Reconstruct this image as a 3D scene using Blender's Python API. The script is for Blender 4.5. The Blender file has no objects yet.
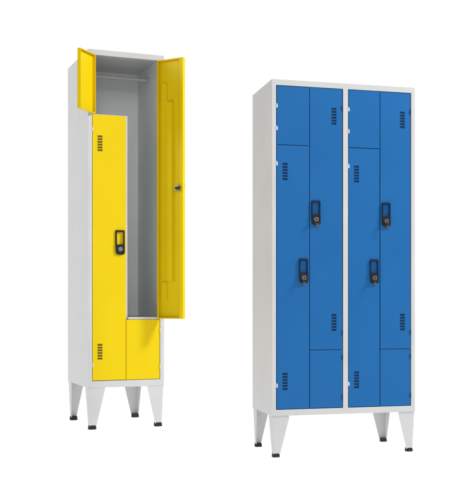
import bpy, bmesh, math, random
from mathutils import Vector, Matrix
C = bpy.context.scene.collection
rng = random.Random(11)
SC = bpy.context.scene

# ------------------------------------------------------------ materials
def powder(name, col, rough=0.42, speck=0.05, bump=0.05, scale=900.0, metallic=0.0, wave=0.045, spec=0.3):
    """sheet steel with an orange-peel powder coat, very slightly uneven"""
    m = bpy.data.materials.new(name); m.use_nodes = True
    nt = m.node_tree; N = nt.nodes; L = nt.links
    b = N['Principled BSDF']
    tc = N.new('ShaderNodeTexCoord')
    fine = N.new('ShaderNodeTexNoise'); fine.inputs['Scale'].default_value = scale; fine.inputs['Detail'].default_value = 3
    big = N.new('ShaderNodeTexNoise'); big.inputs['Scale'].default_value = 2.6; big.inputs['Detail'].default_value = 4
    wob = N.new('ShaderNodeTexNoise'); wob.inputs['Scale'].default_value = 1.7; wob.inputs['Detail'].default_value = 1
    for n in (fine, big, wob): L.new(tc.outputs['Object'], n.inputs['Vector'])
    # colour: tiny tonal drift of the coat
    mr = N.new('ShaderNodeMapRange'); mr.inputs[1].default_value = 0.3; mr.inputs[2].default_value = 0.7
    mr.inputs[3].default_value = 1 - speck; mr.inputs[4].default_value = 1 + speck
    L.new(big.outputs['Fac'], mr.inputs[0])
    mx = N.new('ShaderNodeVectorMath'); mx.operation = 'SCALE'
    mx.inputs[0].default_value = col; L.new(mr.outputs[0], mx.inputs['Scale'])
    L.new(mx.outputs[0], b.inputs['Base Color'])
    rr = N.new('ShaderNodeMapRange'); rr.inputs[3].default_value = rough - 0.12; rr.inputs[4].default_value = rough + 0.12
    L.new(big.outputs['Fac'], rr.inputs[0]); L.new(rr.outputs[0], b.inputs['Roughness'])
    b.inputs['Metallic'].default_value = metallic
    b.inputs['Specular IOR Level'].default_value = 0.5 if metallic else spec
    b1 = N.new('ShaderNodeBump'); b1.inputs['Strength'].default_value = bump; b1.inputs['Distance'].default_value = 0.0006
    b2 = N.new('ShaderNodeBump'); b2.inputs['Strength'].default_value = wave; b2.inputs['Distance'].default_value = 0.05
    L.new(fine.outputs['Fac'], b1.inputs['Height']); L.new(wob.outputs['Fac'], b2.inputs['Height'])
    L.new(b2.outputs['Normal'], b1.inputs['Normal']); L.new(b1.outputs['Normal'], b.inputs['Normal'])
    return m

GREY = powder('light_grey_powder_coat', (0.555, 0.557, 0.561), 0.45)
INNER = powder('interior_grey_coat', (0.80, 0.84, 0.84), 0.5)
YEL = powder('yellow_powder_coat', (0.75, 0.545, 0.002), 0.45, 0.025, spec=0.14)
BLU = powder('blue_powder_coat', (0.012, 0.125, 0.355), 0.45, 0.04, spec=0.14)
BLUD = powder('blue_hinge_coat', (0.008, 0.05, 0.15), 0.45)
BLK = powder('black_plastic', (0.011, 0.011, 0.012), 0.38, 0.05, 0.15, 700)
NAVY = powder('dark_blue_plastic', (0.002, 0.012, 0.045), 0.38, 0.05, 0.15, 700)
STEEL = powder('nickel_plated_steel', (0.30, 0.31, 0.34), 0.3, 0.05, 0.05, 900, 1.0)
BRASS = powder('worn_nickel_key', (0.17, 0.135, 0.10), 0.4, 0.1, 0.05, 900, 1.0)
SHADE_Y = powder('olive_slot_shade', (0.15, 0.105, 0.008), 0.8, 0.1, 0.3, 400)  # dark tone standing in for shade inside the yellow doors' vent slots
SHADE_B = powder('navy_slot_shade', (0.006, 0.036, 0.11), 0.8, 0.1, 0.3, 400)  # the same painted slot shade for the blue doors
RUB = powder('black_rubber', (0.016, 0.016, 0.016), 0.6, 0.1, 0.2, 500)

# ------------------------------------------------------------ mesh helpers
def cells(bm, xs, ys, zs, solid):
    """closed solid from a grid of cells: solid(x, y, z) tests each cell's centre"""
    xs, ys, zs = [sorted(set(round(v, 6) for v in a)) for a in (xs, ys, zs)]
    nx, ny, nz = len(xs) - 1, len(ys) - 1, len(zs) - 1
    S = {}
    for i in range(nx):
        for j in range(ny):
            for k in range(nz):
                S[i, j, k] = solid((xs[i] + xs[i+1]) / 2, (ys[j] + ys[j+1]) / 2, (zs[k] + zs[k+1]) / 2)
    V = {}
    def v(i, j, k):
        if (i, j, k) not in V: V[i, j, k] = bm.verts.new((xs[i], ys[j], zs[k]))
        return V[i, j, k]
    F = []
    for (i, j, k), s in S.items():
        if not s: continue
        g = lambda a, b, c: S.get((a, b, c), False)
        if not g(i-1, j, k): F.append(bm.faces.new((v(i,j,k), v(i,j,k+1), v(i,j+1,k+1), v(i,j+1,k))))
        if not g(i+1, j, k): F.append(bm.faces.new((v(i+1,j,k), v(i+1,j+1,k), v(i+1,j+1,k+1), v(i+1,j,k+1))))
        if not g(i, j-1, k): F.append(bm.faces.new((v(i,j,k), v(i+1,j,k), v(i+1,j,k+1), v(i,j,k+1))))
        if not g(i, j+1, k): F.append(bm.faces.new((v(i,j+1,k), v(i,j+1,k+1), v(i+1,j+1,k+1), v(i+1,j+1,k))))
        if not g(i, j, k-1): F.append(bm.faces.new((v(i,j,k), v(i,j+1,k), v(i+1,j+1,k), v(i+1,j,k))))
        if not g(i, j, k+1): F.append(bm.faces.new((v(i,j,k+1), v(i+1,j,k+1), v(i+1,j+1,k+1), v(i,j+1,k+1))))
    return F

def box(bm, x0, x1, y0, y1, z0, z1):
    cells(bm, (x0, x1), (y0, y1), (z0, z1), lambda *a: True)

def prism(bm, pts, axis, a, b):
    """extrude a 2-D outline (counter-clockwise list) along an axis from a to b"""
    def mk(p, t):
        return {'y': (p[0], t, p[1]), 'x': (t, p[0], p[1]), 'z': (p[0], p[1], t)}[axis]
    A = [bm.verts.new(mk(p, a)) for p in pts]; B = [bm.verts.new(mk(p, b)) for p in pts]
    bm.faces.new(A); bm.faces.new(B[::-1])
    n = len(pts)
    for i in range(n):
        bm.faces.new((A[i], B[i], B[(i+1) % n], A[(i+1) % n]))

def cyl(bm, c, r, axis, length, seg=28, r2=None):
    """cylinder centred at c along axis"""
    R = {'z': Matrix.Identity(4), 'y': Matrix.Rotation(math.pi/2, 4, 'X'), 'x': Matrix.Rotation(math.pi/2, 4, 'Y')}[axis]
    bmesh.ops.create_cone(bm, cap_ends=True, segments=seg, radius1=r, radius2=r if r2 is None else r2, depth=length,
                          matrix=Matrix.Translation(c) @ R)

def obj(name, bm, mat, parent=None, bevel=0.0012, seg=2, smooth=True, loc=None):
    bmesh.ops.recalc_face_normals(bm, faces=bm.faces)
    me = bpy.data.meshes.new(name); bm.to_mesh(me); bm.free()
    me.materials.append(mat)
    o = bpy.data.objects.new(name, me); C.objects.link(o)
    if parent: o.parent = parent
    if loc: o.location = loc
    if smooth:
        for p in me.polygons: p.use_smooth = True
    if bevel:
        md = o.modifiers.new('edge', 'BEVEL'); md.width = bevel; md.segments = seg
        md.limit_method = 'ANGLE'; md.angle_limit = math.radians(35); md.harden_normals = True
        md.use_clamp_overlap = True
    elif smooth:
        for e in me.edges: pass
        try: me.set_sharp_from_angle(angle=math.radians(35))
        except Exception: pass
    return o

# ------------------------------------------------------------ locker parts
def ring(bm, x0, x1, z0, z1, y0, y1, w):
    l, r, b, t = w if isinstance(w, tuple) else (w, w, w, w)
    cells(bm, (x0, x0+l, x1-r, x1), (y0, y1), (z0, z0+b, z1-t, z1),
          lambda x, y, z: not (x0+l < x < x1-r and z0+b < z < z1-t))

def door(locker, S, x0, x1, z0, z1, side, mat, ang=0, vents=(), vent_x=0.05, vw=0.031, vh=0.096,
         handle=None, hinges=(), hinge_mat=None, name='door', label=None, channel=False, frame_mat=None):
    """pan-shaped sheet door; local origin at the foot of its hinge edge, front face at y=0"""
    w = x1 - x0; h = z1 - z0
    sg = 1 if side == 'L' else -1
    a, b = (0, w) if side == 'L' else (-w, 0)
    # openings
    holes = []
    for vz in vents:
        c = sg * vent_x
        holes.append((c - vw/2, c + vw/2, vz - z0 - vh/2, vz - z0 + vh/2))
    hx = sg * (w - 0.0325*S)
    pocket = None
    if handle is not None:
        pocket = (hx - 0.0176*S, hx + 0.0176*S, handle - z0 - 0.012*S, handle - z0 + 0.0562*S)
        holes.append(pocket)
    bm = bmesh.new()
    xs = [a, b]; zs = [0, h]
    for q in holes: xs += [q[0], q[1]]; zs += [q[2], q[3]]
    cells(bm, xs, (0, 0.002), zs, lambda x, y, z: not any(q[0] < x < q[1] and q[2] < z < q[3] for q in holes))
    D = 0.019 * S
    ring(bm, a + 0.0003, b - 0.0003, 0.0003, h - 0.0003, 0.002, D - 0.0015, 0.0018)
    wf, wh, wt = (0.025*S, 0.008*S, 0.007*S) if channel else (0.004*S, 0.004*S, 0.004*S)
    ring(bm, a + 0.0003, b - 0.0003, 0.0003, h - 0.0003, D - 0.0015, D, (wh, wf, wt, wt) if side == 'L' else (wf, wh, wt, wt))
    d = obj(name, bm, mat, locker, 0.0008)
    d.location = ((x0 if side == 'L' else x1) + rng.uniform(-.0003, .0003), 0.002 + rng.uniform(0, .0008), z0 + rng.uniform(-.0005, .0005))
    d.rotation_euler = (rng.uniform(-.0003, .0003), rng.uniform(-.0005, .0005), -math.radians(ang) * sg - sg*rng.uniform(0, .004))
    if label: d['label'] = label
    # vents: slotted plates let into the sheet
    for q in holes[:len(vents)]:
        bm = bmesh.new()
        n = 6; ph = (q[3] - q[2]) / n
        zz = [q[2], q[3]]; bars = []
        for i in range(n):
            lo = q[2] + i*ph + ph*0.14; hi = q[2] + (i+1)*ph - ph*0.14
            zz += [lo, hi]; bars.append((lo, hi))
        mx0, mx1 = q[0] + 0.002, q[1] - 0.002
        cells(bm, (q[0]+0.0001, mx0, mx1, q[1]-0.0001), (0.0004, 0.0018), [q[2]+0.0001, q[3]-0.0001] + zz[2:],
              lambda x, y, z: not (mx0 < x < mx1 and any(l < z < u for l, u in bars)))
        obj('vent', bm, mat, d, 0)
        # dark sheet painted for the slots' shade; added cover plate stops light coming through
        bm = bmesh.new(); box(bm, q[0]-0.001, q[1]+0.001, 0.0042, 0.0070, q[2]-0.001, q[3]+0.001)
        obj('vent_shade_sheet', bm, SHADE_Y if mat is YEL else SHADE_B, d, 0)
        bm = bmesh.new(); ax, bx_, az, bz = q[0]-0.0035, q[1]+0.0035, q[2]-0.0035, q[3]+0.0035
        cells(bm, (ax, ax+0.0018, bx_-0.0018, bx_), (0.0021, 0.0080, 0.0098), (az, az+0.0018, bz-0.0018, bz),
              lambda x, y, z: y > 0.008 or not (ax+0.0018 < x < bx_-0.0018 and az+0.0018 < z < bz-0.0018))
        obj('vent_cover', bm, mat, d, 0.001)
    if handle is not None:
        hz = handle - z0
        # outer black bezel with a window; foot of it narrows a little
        W, H = 0.0250*S, 0.066*S
        fm = frame_mat or BLK
        bm = bmesh.new()
        t = -0.0085*S
        w_in = 0.0171*S; wz0, wz1 = -0.011*S, 0.0556*S
        # four members of the frame
        prism(bm, [(hx-W, hz+wz0), (hx-w_in, hz+wz0), (hx-w_in, hz+wz1), (hx-W, hz+wz1)], 'y', t, 0.001)
        prism(bm, [(hx+w_in, hz+wz0), (hx+W, hz+wz0), (hx+W, hz+wz1), (hx+w_in, hz+wz1)], 'y', t, 0.001)
        r = 0.005*S
        prism(bm, [(hx-W, hz+wz1), (hx+W, hz+wz1), (hx+W, hz+H-r), (hx+W-r*.3, hz+H-r*.3), (hx+W-r, hz+H), (hx-W+r, hz+H), (hx-W+r*.3, hz+H-r*.3), (hx-W, hz+H-r)], 'y', t, 0.001)
        hd = obj('handle', bm, fm, d, 0.0014*S, 3)
        bm = bmesh.new()
        r = 0.011*S
        prism(bm, [(hx-W+0.004*S+r, hz-H), (hx+W-r, hz-H), (hx+W-r*.3, hz-H+r*.3), (hx+W, hz-H+r), (hx+W, hz+wz0), (hx-W, hz+wz0), (hx-W+0.002*S, hz-H+r*1.6), (hx-W+0.0045*S, hz-H+r*.5)], 'y', t*1.35, 0.001)
        obj('lock_plate', bm, BLK, d, 0.0014*S, 3)
        # pressed pocket behind the window
        bm = bmesh.new()
        q = pocket; dp = 0.0055*S
        cells(bm, (q[0]-0.002, q[0]+0.0002, q[1]-0.0002, q[1]+0.002), (0.0021, dp, dp+0.0015), (q[2]-0.002, q[2]+0.0002, q[3]-0.0002, q[3]+0.002),
              lambda x, y, z: y > dp or not (q[0] < x < q[1] and q[2] < z < q[3]))
        obj('handle_pocket', bm, mat, d, 0)
        # cylinder lock
        lz = hz - 0.036*S
        bm = bmesh.new()
        cyl(bm, (hx, t*1.35 - 0.002*S, lz), 0.0125*S, 'y', 0.005*S, 36, 0.0125*S)
        cyl(bm, (hx, t*1.35 - 0.0055*S, lz), 0.0095*S, 'y', 0.004*S, 36)
        lk = obj('lock', bm, STEEL, d, 0.0008*S, 2)
        if ang == 0 and mat is BLU:
            # key in the lock with its ring and second key hanging under it
            bm = bmesh.new()
            y = t*1.35 - 0.0075*S
            box(bm, hx-0.0012*S, hx+0.0012*S, y-0.004*S, y, lz-0.007*S, lz+0.007*S)
            box(bm, hx-0.0012*S, hx+0.0012*S, y-0.014*S, y-0.004*S, lz-0.010*S, lz+0.008*S)
            bmesh.ops.create_cone(bm, cap_ends=False, segments=20, radius1=.001, radius2=.001, depth=.001, matrix=Matrix.Translation((hx, y-0.01*S, lz)))
            # ring
            R = 0.0085*S; rr = 0.0009*S; cz = lz - 0.016*S
            for i in range(20):
                a0, a1 = 2*math.pi*i/20, 2*math.pi*(i+1)/20
                p0 = Vector((hx + R*math.cos(a0), y-0.010*S, cz + R*math.sin(a0))); p1 = Vector((hx + R*math.cos(a1), y-0.010*S, cz + R*math.sin(a1)))
                dd = p1 - p0
                bmesh.ops.create_cone(bm, cap_ends=True, segments=8, radius1=rr, radius2=rr, depth=dd.length*1.1,
                                      matrix=Matrix.Translation((p0+p1)/2) @ dd.to_track_quat('Z', 'Y').to_matrix().to_4x4())
            # hanging spare key
            kz = cz - R
            nv = set(bm.verts); prism(bm, [(hx+0.001*S, kz+0.001*S), (hx-0.0065*S, kz-0.004*S), (hx-0.006*S, kz-0.012*S), (hx-0.001*S, kz-0.015*S), (hx-0.0005*S, kz-0.024*S), (hx+0.003*S, kz-0.025*S), (hx+0.004*S, kz-0.015*S), (hx+0.008*S, kz-0.011*S), (hx+0.0075*S, kz-0.003*S)], 'y', y-0.0108*S, y-0.0092*S)
            ka = Matrix.Translation((hx, 0, kz)) @ Matrix.Rotation(rng.uniform(-.45, .45), 4, 'Y') @ Matrix.Translation((-hx, 0, -kz))
            bmesh.ops.transform(bm, matrix=ka, verts=[v for v in bm.verts if v not in nv])
            obj('key', bm, BRASS, d, 0.0003)
        # lock case and cam on the inside
        bm = bmesh.new()
        box(bm, hx-0.015*S, hx+0.013*S, D*0.62, D+0.012*S, lz-0.014*S, lz+0.014*S)
        cyl(bm, (hx-0.002*S*sg, D+0.014*S, lz), 0.009*S, 'y', 0.006*S, 24)
        obj('lock_case', bm, STEEL, d, 0.0015*S, 2)
        bm = bmesh.new()
        a0, a1 = sorted((hx + sg*0.006*S, hx + sg*0.031*S))
        box(bm, a0, a1, D+0.0172*S, D+0.0205*S, lz-0.008*S, lz+0.008*S)
        cyl(bm, (hx, D+0.0205*S, lz), 0.0055*S, 'y', 0.005*S, 6)
        obj('latch', bm, BLK, d, 0.0008*S, 2)
        bm = bmesh.new()
        cyl(bm, (hx+sg*0.001, dp+0.003, lz+0.056*S), 0.0045*S, 'y', 0.003, 6)
        obj('bolt', bm, BLK, d, 0)
    if channel:
        # folded stiffening channel down the middle of the inner face
        cx = sg * w * 0.465; cw = 0.022*S; y0, y1 = 0.0021, 0.0165*S
        bm = bmesh.new()
        pts = [(cx-cw-0.006*S, y0), (cx-cw, y0+0.001), (cx-cw+0.004*S, y1), (cx+cw-0.004*S, y1), (cx+cw, y0+0.001), (cx+cw+0.006*S, y0)]
        prism(bm, pts, 'z', 0.250, h - 0.285)
        obj('stiffener', bm, mat, d, 0.0012, 3)
    hm = hinge_mat or GREY
    for hz in hinges:
        bm = bmesh.new()
        ln = 0.022*S
        cyl(bm, (-sg*0.0012*S, -0.0014*S, hz - z0), 0.0031*S, 'z', ln, 20)
        cyl(bm, (-sg*0.0012*S, -0.0014*S, hz - z0 + ln/2 + 0.0012*S), 0.0022*S, 'z', 0.003*S, 16)
        a0, a1 = sorted((-sg*0.001*S, sg*0.0055*S))
        box(bm, a0, a1, -0.0015, -0.0002, hz - z0 - ln*0.4, hz - z0 + ln*0.4)
        obj('hinge', bm, hm, d, 0.0006, 2)
    return d

def leg(locker, x, y, sx, sy, L, wt, wb, fw, fh):
    """tapered folded-steel leg: an L in plan whose fold sits at the cabinet's corner (x, y); sx, sy point inwards"""
    t = 0.0028; top = L - 0.0005; z0 = fh
    ix = 0.004; ib = 0.012*L/0.215*0.6
    o_t, o_b = ix, ix + ib
    bm = bmesh.new()
    def P(u, v, z): return bm.verts.new((x + sx*u, y + sy*v, z))
    # outline in plan at top and bottom (six corners of an L), the fold slightly battered
    def plan(o, w, z):
        return [P(o, o, z), P(o+w, o, z), P(o+w, o+t, z), P(o+t, o+t, z), P(o+t, o+w, z), P(o, o+w, z)]
    secs = [plan(o_t, wt, top), plan(o_t, wt, top-0.012), plan(o_b, wb, z0)]
    bm.faces.new(secs[0]); bm.faces.new(secs[-1][::-1])
    for A, B in zip(secs, secs[1:]):
        for i in range(6): bm.faces.new((A[i], A[(i+1) % 6], B[(i+1) % 6], B[i]))
    # inner gusset tray joining the two flanges above the foot
    l = obj('leg', bm, GREY, locker, 0.0012, 2)
    bm = bmesh.new()
    c = o_b + fw*0.42
    def sq(hw, z, cc=c):
        r = hw*0.35
        q = [(-hw+r,-hw),(hw-r,-hw),(hw,-hw+r),(hw,hw-r),(hw-r,hw),(-hw+r,hw),(-hw,hw-r),(-hw,-hw+r)]
        return [bm.verts.new((x+sx*(cc+a), y+sy*(cc+b), z)) for a, b in q]
    S_ = [sq(fw*0.47, 0.0), sq(fw*0.52, fh*0.18), sq(fw*0.50, fh*0.62), sq(fw*0.47, fh*1.25)]
    bm.faces.new(S_[0][::-1]); bm.faces.new(S_[-1])
    for A, B in zip(S_, S_[1:]):
        for i in range(8): bm.faces.new((A[i], A[(i+1) % 8], B[(i+1) % 8], B[i]))
    obj('foot', bm, RUB, l, 0.0012, 2)
    return l

def carcass(locker, W, D, z0, z1, st, rt, rb, posts, S):
    """outer case with its folded front frame: one shell"""
    t = 0.003; fd = 0.022*S
    X0, X1 = -W/2, W/2
    xs = [X0, X0+t, X0+st, X1-st, X1-t, X1]
    for p in posts: xs += list(p)
    bm = bmesh.new()
    def solid(x, y, z):
        if x < X0+t or x > X1-t or y > D-t or z < z0+t or z > z1-t: return True
        if y < fd:
            if x < X0+st or x > X1-st or z < z0+rb or z > z1-rt: return True
            if any(p[0] < x < p[1] for p in posts): return True
        return False
    cells(bm, xs, [0, fd, D-t, D], [z0, z0+t, z0+rb, z1-rt, z1-t, z1], solid)
    return obj('carcass', bm, GREY, locker, 0.0016*S, 3)

def empty(name, x, y, yaw, label, cat):
    o = bpy.data.objects.new(name, None); C.objects.link(o)
    o.empty_display_size = 0.2
    o.location = (x, y, 0); o.rotation_euler = (0, 0, yaw)
    o['label'] = label; o['category'] = cat
    return o

# ------------------------------------------------------------ yellow locker (one bay, two doors standing open)
S = 1.218
Yl = empty('locker', -1.6787, 7.4308, 0.4508,
           'narrow light grey steel locker with yellow doors, two of them standing open, on tapered legs', 'locker')
W, D, Z0, Z1 = 0.5028, 0.707, 0.2727, 2.4770
carcass(Yl, W, D, Z0, Z1, 0.0275, 0.036, 0.044, [], S)
ox0, ox1, oz0, oz1 = -W/2+0.0275, W/2-0.0275, Z0+0.044, Z1-0.036
g = 0.003
zs_, zl_ = 2.0545, 0.7175          # small door / lower door split heights
yb = 0.030                         # partitions start behind the doors' folded edges
# partition, shelf, ledge
bm = bmesh.new(); box(bm, -0.0095, 0.0115, yb-0.0045, D-0.0035, Z0+0.0035, zs_-0.0065); obj('partition', bm, GREY, Yl, 0.0012)
bm = bmesh.new(); box(bm, -W/2+0.0035, 0.0115, yb-0.0045, D-0.0035, zs_-0.006, zs_+0.006); obj('shelf', bm, GREY, Yl, 0.0012)
bm = bmesh.new(); box(bm, 0.0120, W/2-0.0035, 0.0022, D-0.0035, zl_, zl_+0.014); obj('shelf', bm, GREY, Yl, 0.0015)
# inner lining: back and right side wear the paler interior coat, with folded corner flanges
bm = bmesh.new(); box(bm, -W/2+0.004, W/2-0.004, D-0.0062, D-0.0038, zs_+0.0065, Z1-0.0035); box(bm, 0.0120, W/2-0.004, D-0.0062, D-0.0038, zl_+0.0145, zs_+0.006)
obj('back_lining', bm, INNER, Yl, 0)
bm = bmesh.new(); box(bm, W/2-0.0062, W/2-0.0038, 0.0225*S+0.001, D-0.0066, zl_+0.0145, Z1-0.0035); box(bm, W/2-0.030, W/2-0.0066, D-0.009, D-0.0066, zl_+0.0145, Z1-0.05)
obj('side_lining', bm, INNER, Yl, 0)
# hanging rail across the top of the open compartment
bm = bmesh.new(); cyl(bm, (0, 0.42, 2.385), 0.0105, 'x', W-0.014, 28)
for s in (-1, 1): cyl(bm, (s*(W/2-0.011), 0.42, 2.385), 0.018, 'x', 0.006, 28)
obj('hanging_rail', bm, GREY, Yl, 0.001)
# doors
door(Yl, S, ox0+g, -0.0045, oz0+g, zs_-0.002, 'L', YEL, 0, (1.866, 0.507), 0.047, 0.035, 0.107, 1.222,
     (1.955, 0.42), GREY, label='tall closed yellow door with black handle')
door(Yl, S, ox0+g, -0.0045, zs_+0.002, oz1-g, 'L', YEL, 127, (), hinges=(2.10, 2.38), hinge_mat=GREY,
     label='small upper yellow door swung open')
door(Yl, S, -0.0015, ox1-g, zl_+0.002, oz1-g, 'R', YEL, 123, (2.225, 0.905), 0.050, 0.035, 0.107, 1.622,
     (2.33, 1.58, 0.80), YEL, label='tall yellow door swung wide open', channel=True)
door(Yl, S, -0.0015, ox1-g, oz0+g, zl_-0.002, 'R', YEL, 0, (), hinges=(0.40, 0.64), hinge_mat=YEL,
     label='low closed yellow door')
for sx in (1, -1):
    for sy in (1, -1):
        leg(Yl, -sx*W/2, 0 if sy == 1 else D, sx, sy, Z0, 0.108, 0.045, 0.049, 0.022)

# ------------------------------------------------------------ blue locker (two bays, all closed)
Bl = empty('locker', -0.1994, 6.1576, 0.3166,
           'wide light grey steel locker with eight closed blue doors on tapered legs', 'locker')
W, D, Z0, Z1 = 0.8142, 0.5116, 0.2225, 2.0270
posts = [(-0.0105, 0.0180)]
carcass(Bl, W, D, Z0, Z1, 0.0235, 0.031, 0.0335, posts, 1.0)
oz0, oz1 = Z0+0.0335, Z1-0.031
bm = bmesh.new(); box(bm, 0.0, 0.008, 0.0225, D-0.0035, Z0+0.0035, Z1-0.0035); obj('partition', bm, GREY, Bl, 0.001)
for (bx0, bx1, mid) in ((-W/2+0.0235, -0.0105, -0.1985), (0.0180, W/2-0.0235, 0.2020)):
    zs_, zl_ = 1.6775, 0.5735
    bm = bmesh.new(); box(bm, mid-0.007, mid+0.007, 0.0225, D-0.0035, Z0+0.0035, Z1-0.0035); obj('partition', bm, GREY, Bl, 0.001)
    bm = bmesh.new(); box(bm, bx0-0.012, mid-0.0075, 0.0225, D-0.0035, zs_-0.006, zs_+0.006); obj('shelf', bm, GREY, Bl, 0.001)
    bm = bmesh.new(); box(bm, mid+0.0075, bx1+0.012, 0.0225, D-0.0035, zl_-0.006, zl_+0.006); obj('shelf', bm, GREY, Bl, 0.001)
    g = 0.0030; gx = 0.0042; h = 0.0017
    door(Bl, 1.0, bx0+gx, mid-h, zs_+h, oz1-g, 'L', BLU, 0, (), hinges=(1.885, 1.765), hinge_mat=GREY, label='small upper blue door without vent or handle')
    door(Bl, 1.0, bx0+gx, mid-h, oz0+g, zs_-h, 'L', BLU, 0, (1.534, 0.407), 0.045, handle=1.001, frame_mat=NAVY, hinges=(1.575, 0.385), hinge_mat=GREY, label='tall blue door vented at its left edge')
    door(Bl, 1.0, mid+h, bx1-gx, zl_+h, oz1-g, 'R', BLU, 0, (1.844, 0.722), 0.047, handle=1.316, frame_mat=NAVY, hinges=(1.89, 0.665), hinge_mat=BLUD, label='tall blue door vented at its right edge')
    door(Bl, 1.0, mid+h, bx1-gx, oz0+g, zl_-h, 'R', BLU, 0, (), hinges=(0.53, 0.315), hinge_mat=BLUD, label='small lower blue door without vent or handle')
for sx in (1, -1):
    for sy in (1, -1):
        leg(Bl, -sx*W/2, 0 if sy == 1 else D, sx, sy, Z0, 0.093, 0.037, 0.039, 0.0165)

# ------------------------------------------------------------ white sweep with an added glow
def sweep_mat(name):
    m = bpy.data.materials.new(name); m.use_nodes = True
    nt = m.node_tree; b = nt.nodes['Principled BSDF']
    nz = nt.nodes.new('ShaderNodeTexNoise'); nz.inputs['Scale'].default_value = 300
    mr = nt.nodes.new('ShaderNodeMapRange'); mr.inputs[3].default_value = 0.55; mr.inputs[4].default_value = 0.65
    nt.links.new(nz.outputs['Fac'], mr.inputs[0]); nt.links.new(mr.outputs[0], b.inputs['Roughness'])
    b.inputs['Base Color'].default_value = (0.3, 0.3, 0.3, 1)
    b.inputs['Specular IOR Level'].default_value = 0.2
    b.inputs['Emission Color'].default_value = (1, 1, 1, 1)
    b.inputs['Emission Strength'].default_value = 0.98  # added glow keeps floor and backdrop pure white, drowning cast shadows
    return m
SW = sweep_mat('glowing_white_sweep')
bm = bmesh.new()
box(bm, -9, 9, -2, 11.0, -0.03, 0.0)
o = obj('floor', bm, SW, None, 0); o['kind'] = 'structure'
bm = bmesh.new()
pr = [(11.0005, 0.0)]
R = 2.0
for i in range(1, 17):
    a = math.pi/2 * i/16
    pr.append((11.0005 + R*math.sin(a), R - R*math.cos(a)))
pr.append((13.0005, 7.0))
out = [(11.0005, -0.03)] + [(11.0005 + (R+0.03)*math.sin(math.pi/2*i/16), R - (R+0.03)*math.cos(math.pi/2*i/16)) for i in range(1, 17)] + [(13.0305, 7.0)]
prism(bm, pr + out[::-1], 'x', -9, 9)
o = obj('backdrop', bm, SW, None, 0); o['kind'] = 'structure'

# ------------------------------------------------------------ light
w = bpy.data.worlds.new('World'); SC.world = w; w.use_nodes = True
bg = w.node_tree.nodes['Background']
bg.inputs['Color'].default_value = (1, 1, 1, 1); bg.inputs['Strength'].default_value = 0.3

def area(name, loc, target, size, power, col=(1, 1, 1)):
    l = bpy.data.lights.new(name, 'AREA'); l.shape = 'SQUARE'; l.size = size; l.energy = power; l.color = col
    o = bpy.data.objects.new(name, l); C.objects.link(o); o.location = loc
    o.rotation_euler = (Vector(target) - Vector(loc)).to_track_quat('-Z', 'Y').to_euler()
    return o
corner = Vector((-1.30, 7.40, 0.72))
dirv = Vector((-0.2705, 0.0768, -0.197)).normalized()
area('key_softbox', corner - dirv*7.5, corner + Vector((0.6, -0.4, 0.5)), 1.0, 415)
area('left_fill', (-7.5, 6.3, 3.8), (-1.6, 6.8, 1.2), 2.0, 138)  # added fill lamp, brightens the grey left sides
area('front_fill', (1.2, -2.0, 4.2), (-0.9, 6.8, 1.3), 2.5, 155)  # added fill lamp, lifts the fronts and the open compartment

# ------------------------------------------------------------ camera
cam = bpy.data.cameras.new('Camera'); co = bpy.data.objects.new('Camera', cam); C.objects.link(co)
co.location = (0, 0, 0.8432); co.rotation_euler = (math.pi/2, 0, 0)
cam.sensor_fit = 'VERTICAL'; cam.sensor_height = 24; cam.lens = 24*1128.3/500
cam.shift_x = -(381.5-238)/500; cam.shift_y = (300.2-250)/500
cam.clip_start = 0.1; cam.clip_end = 200
SC.camera = co
SC.view_settings.view_transform = 'Standard'; SC.view_settings.look = 'None'
SC.view_settings.exposure = 0; SC.view_settings.gamma = 1
SC.render.engine = 'CYCLES'
SC.cycles.max_bounces = 10; SC.cycles.diffuse_bounces = 6
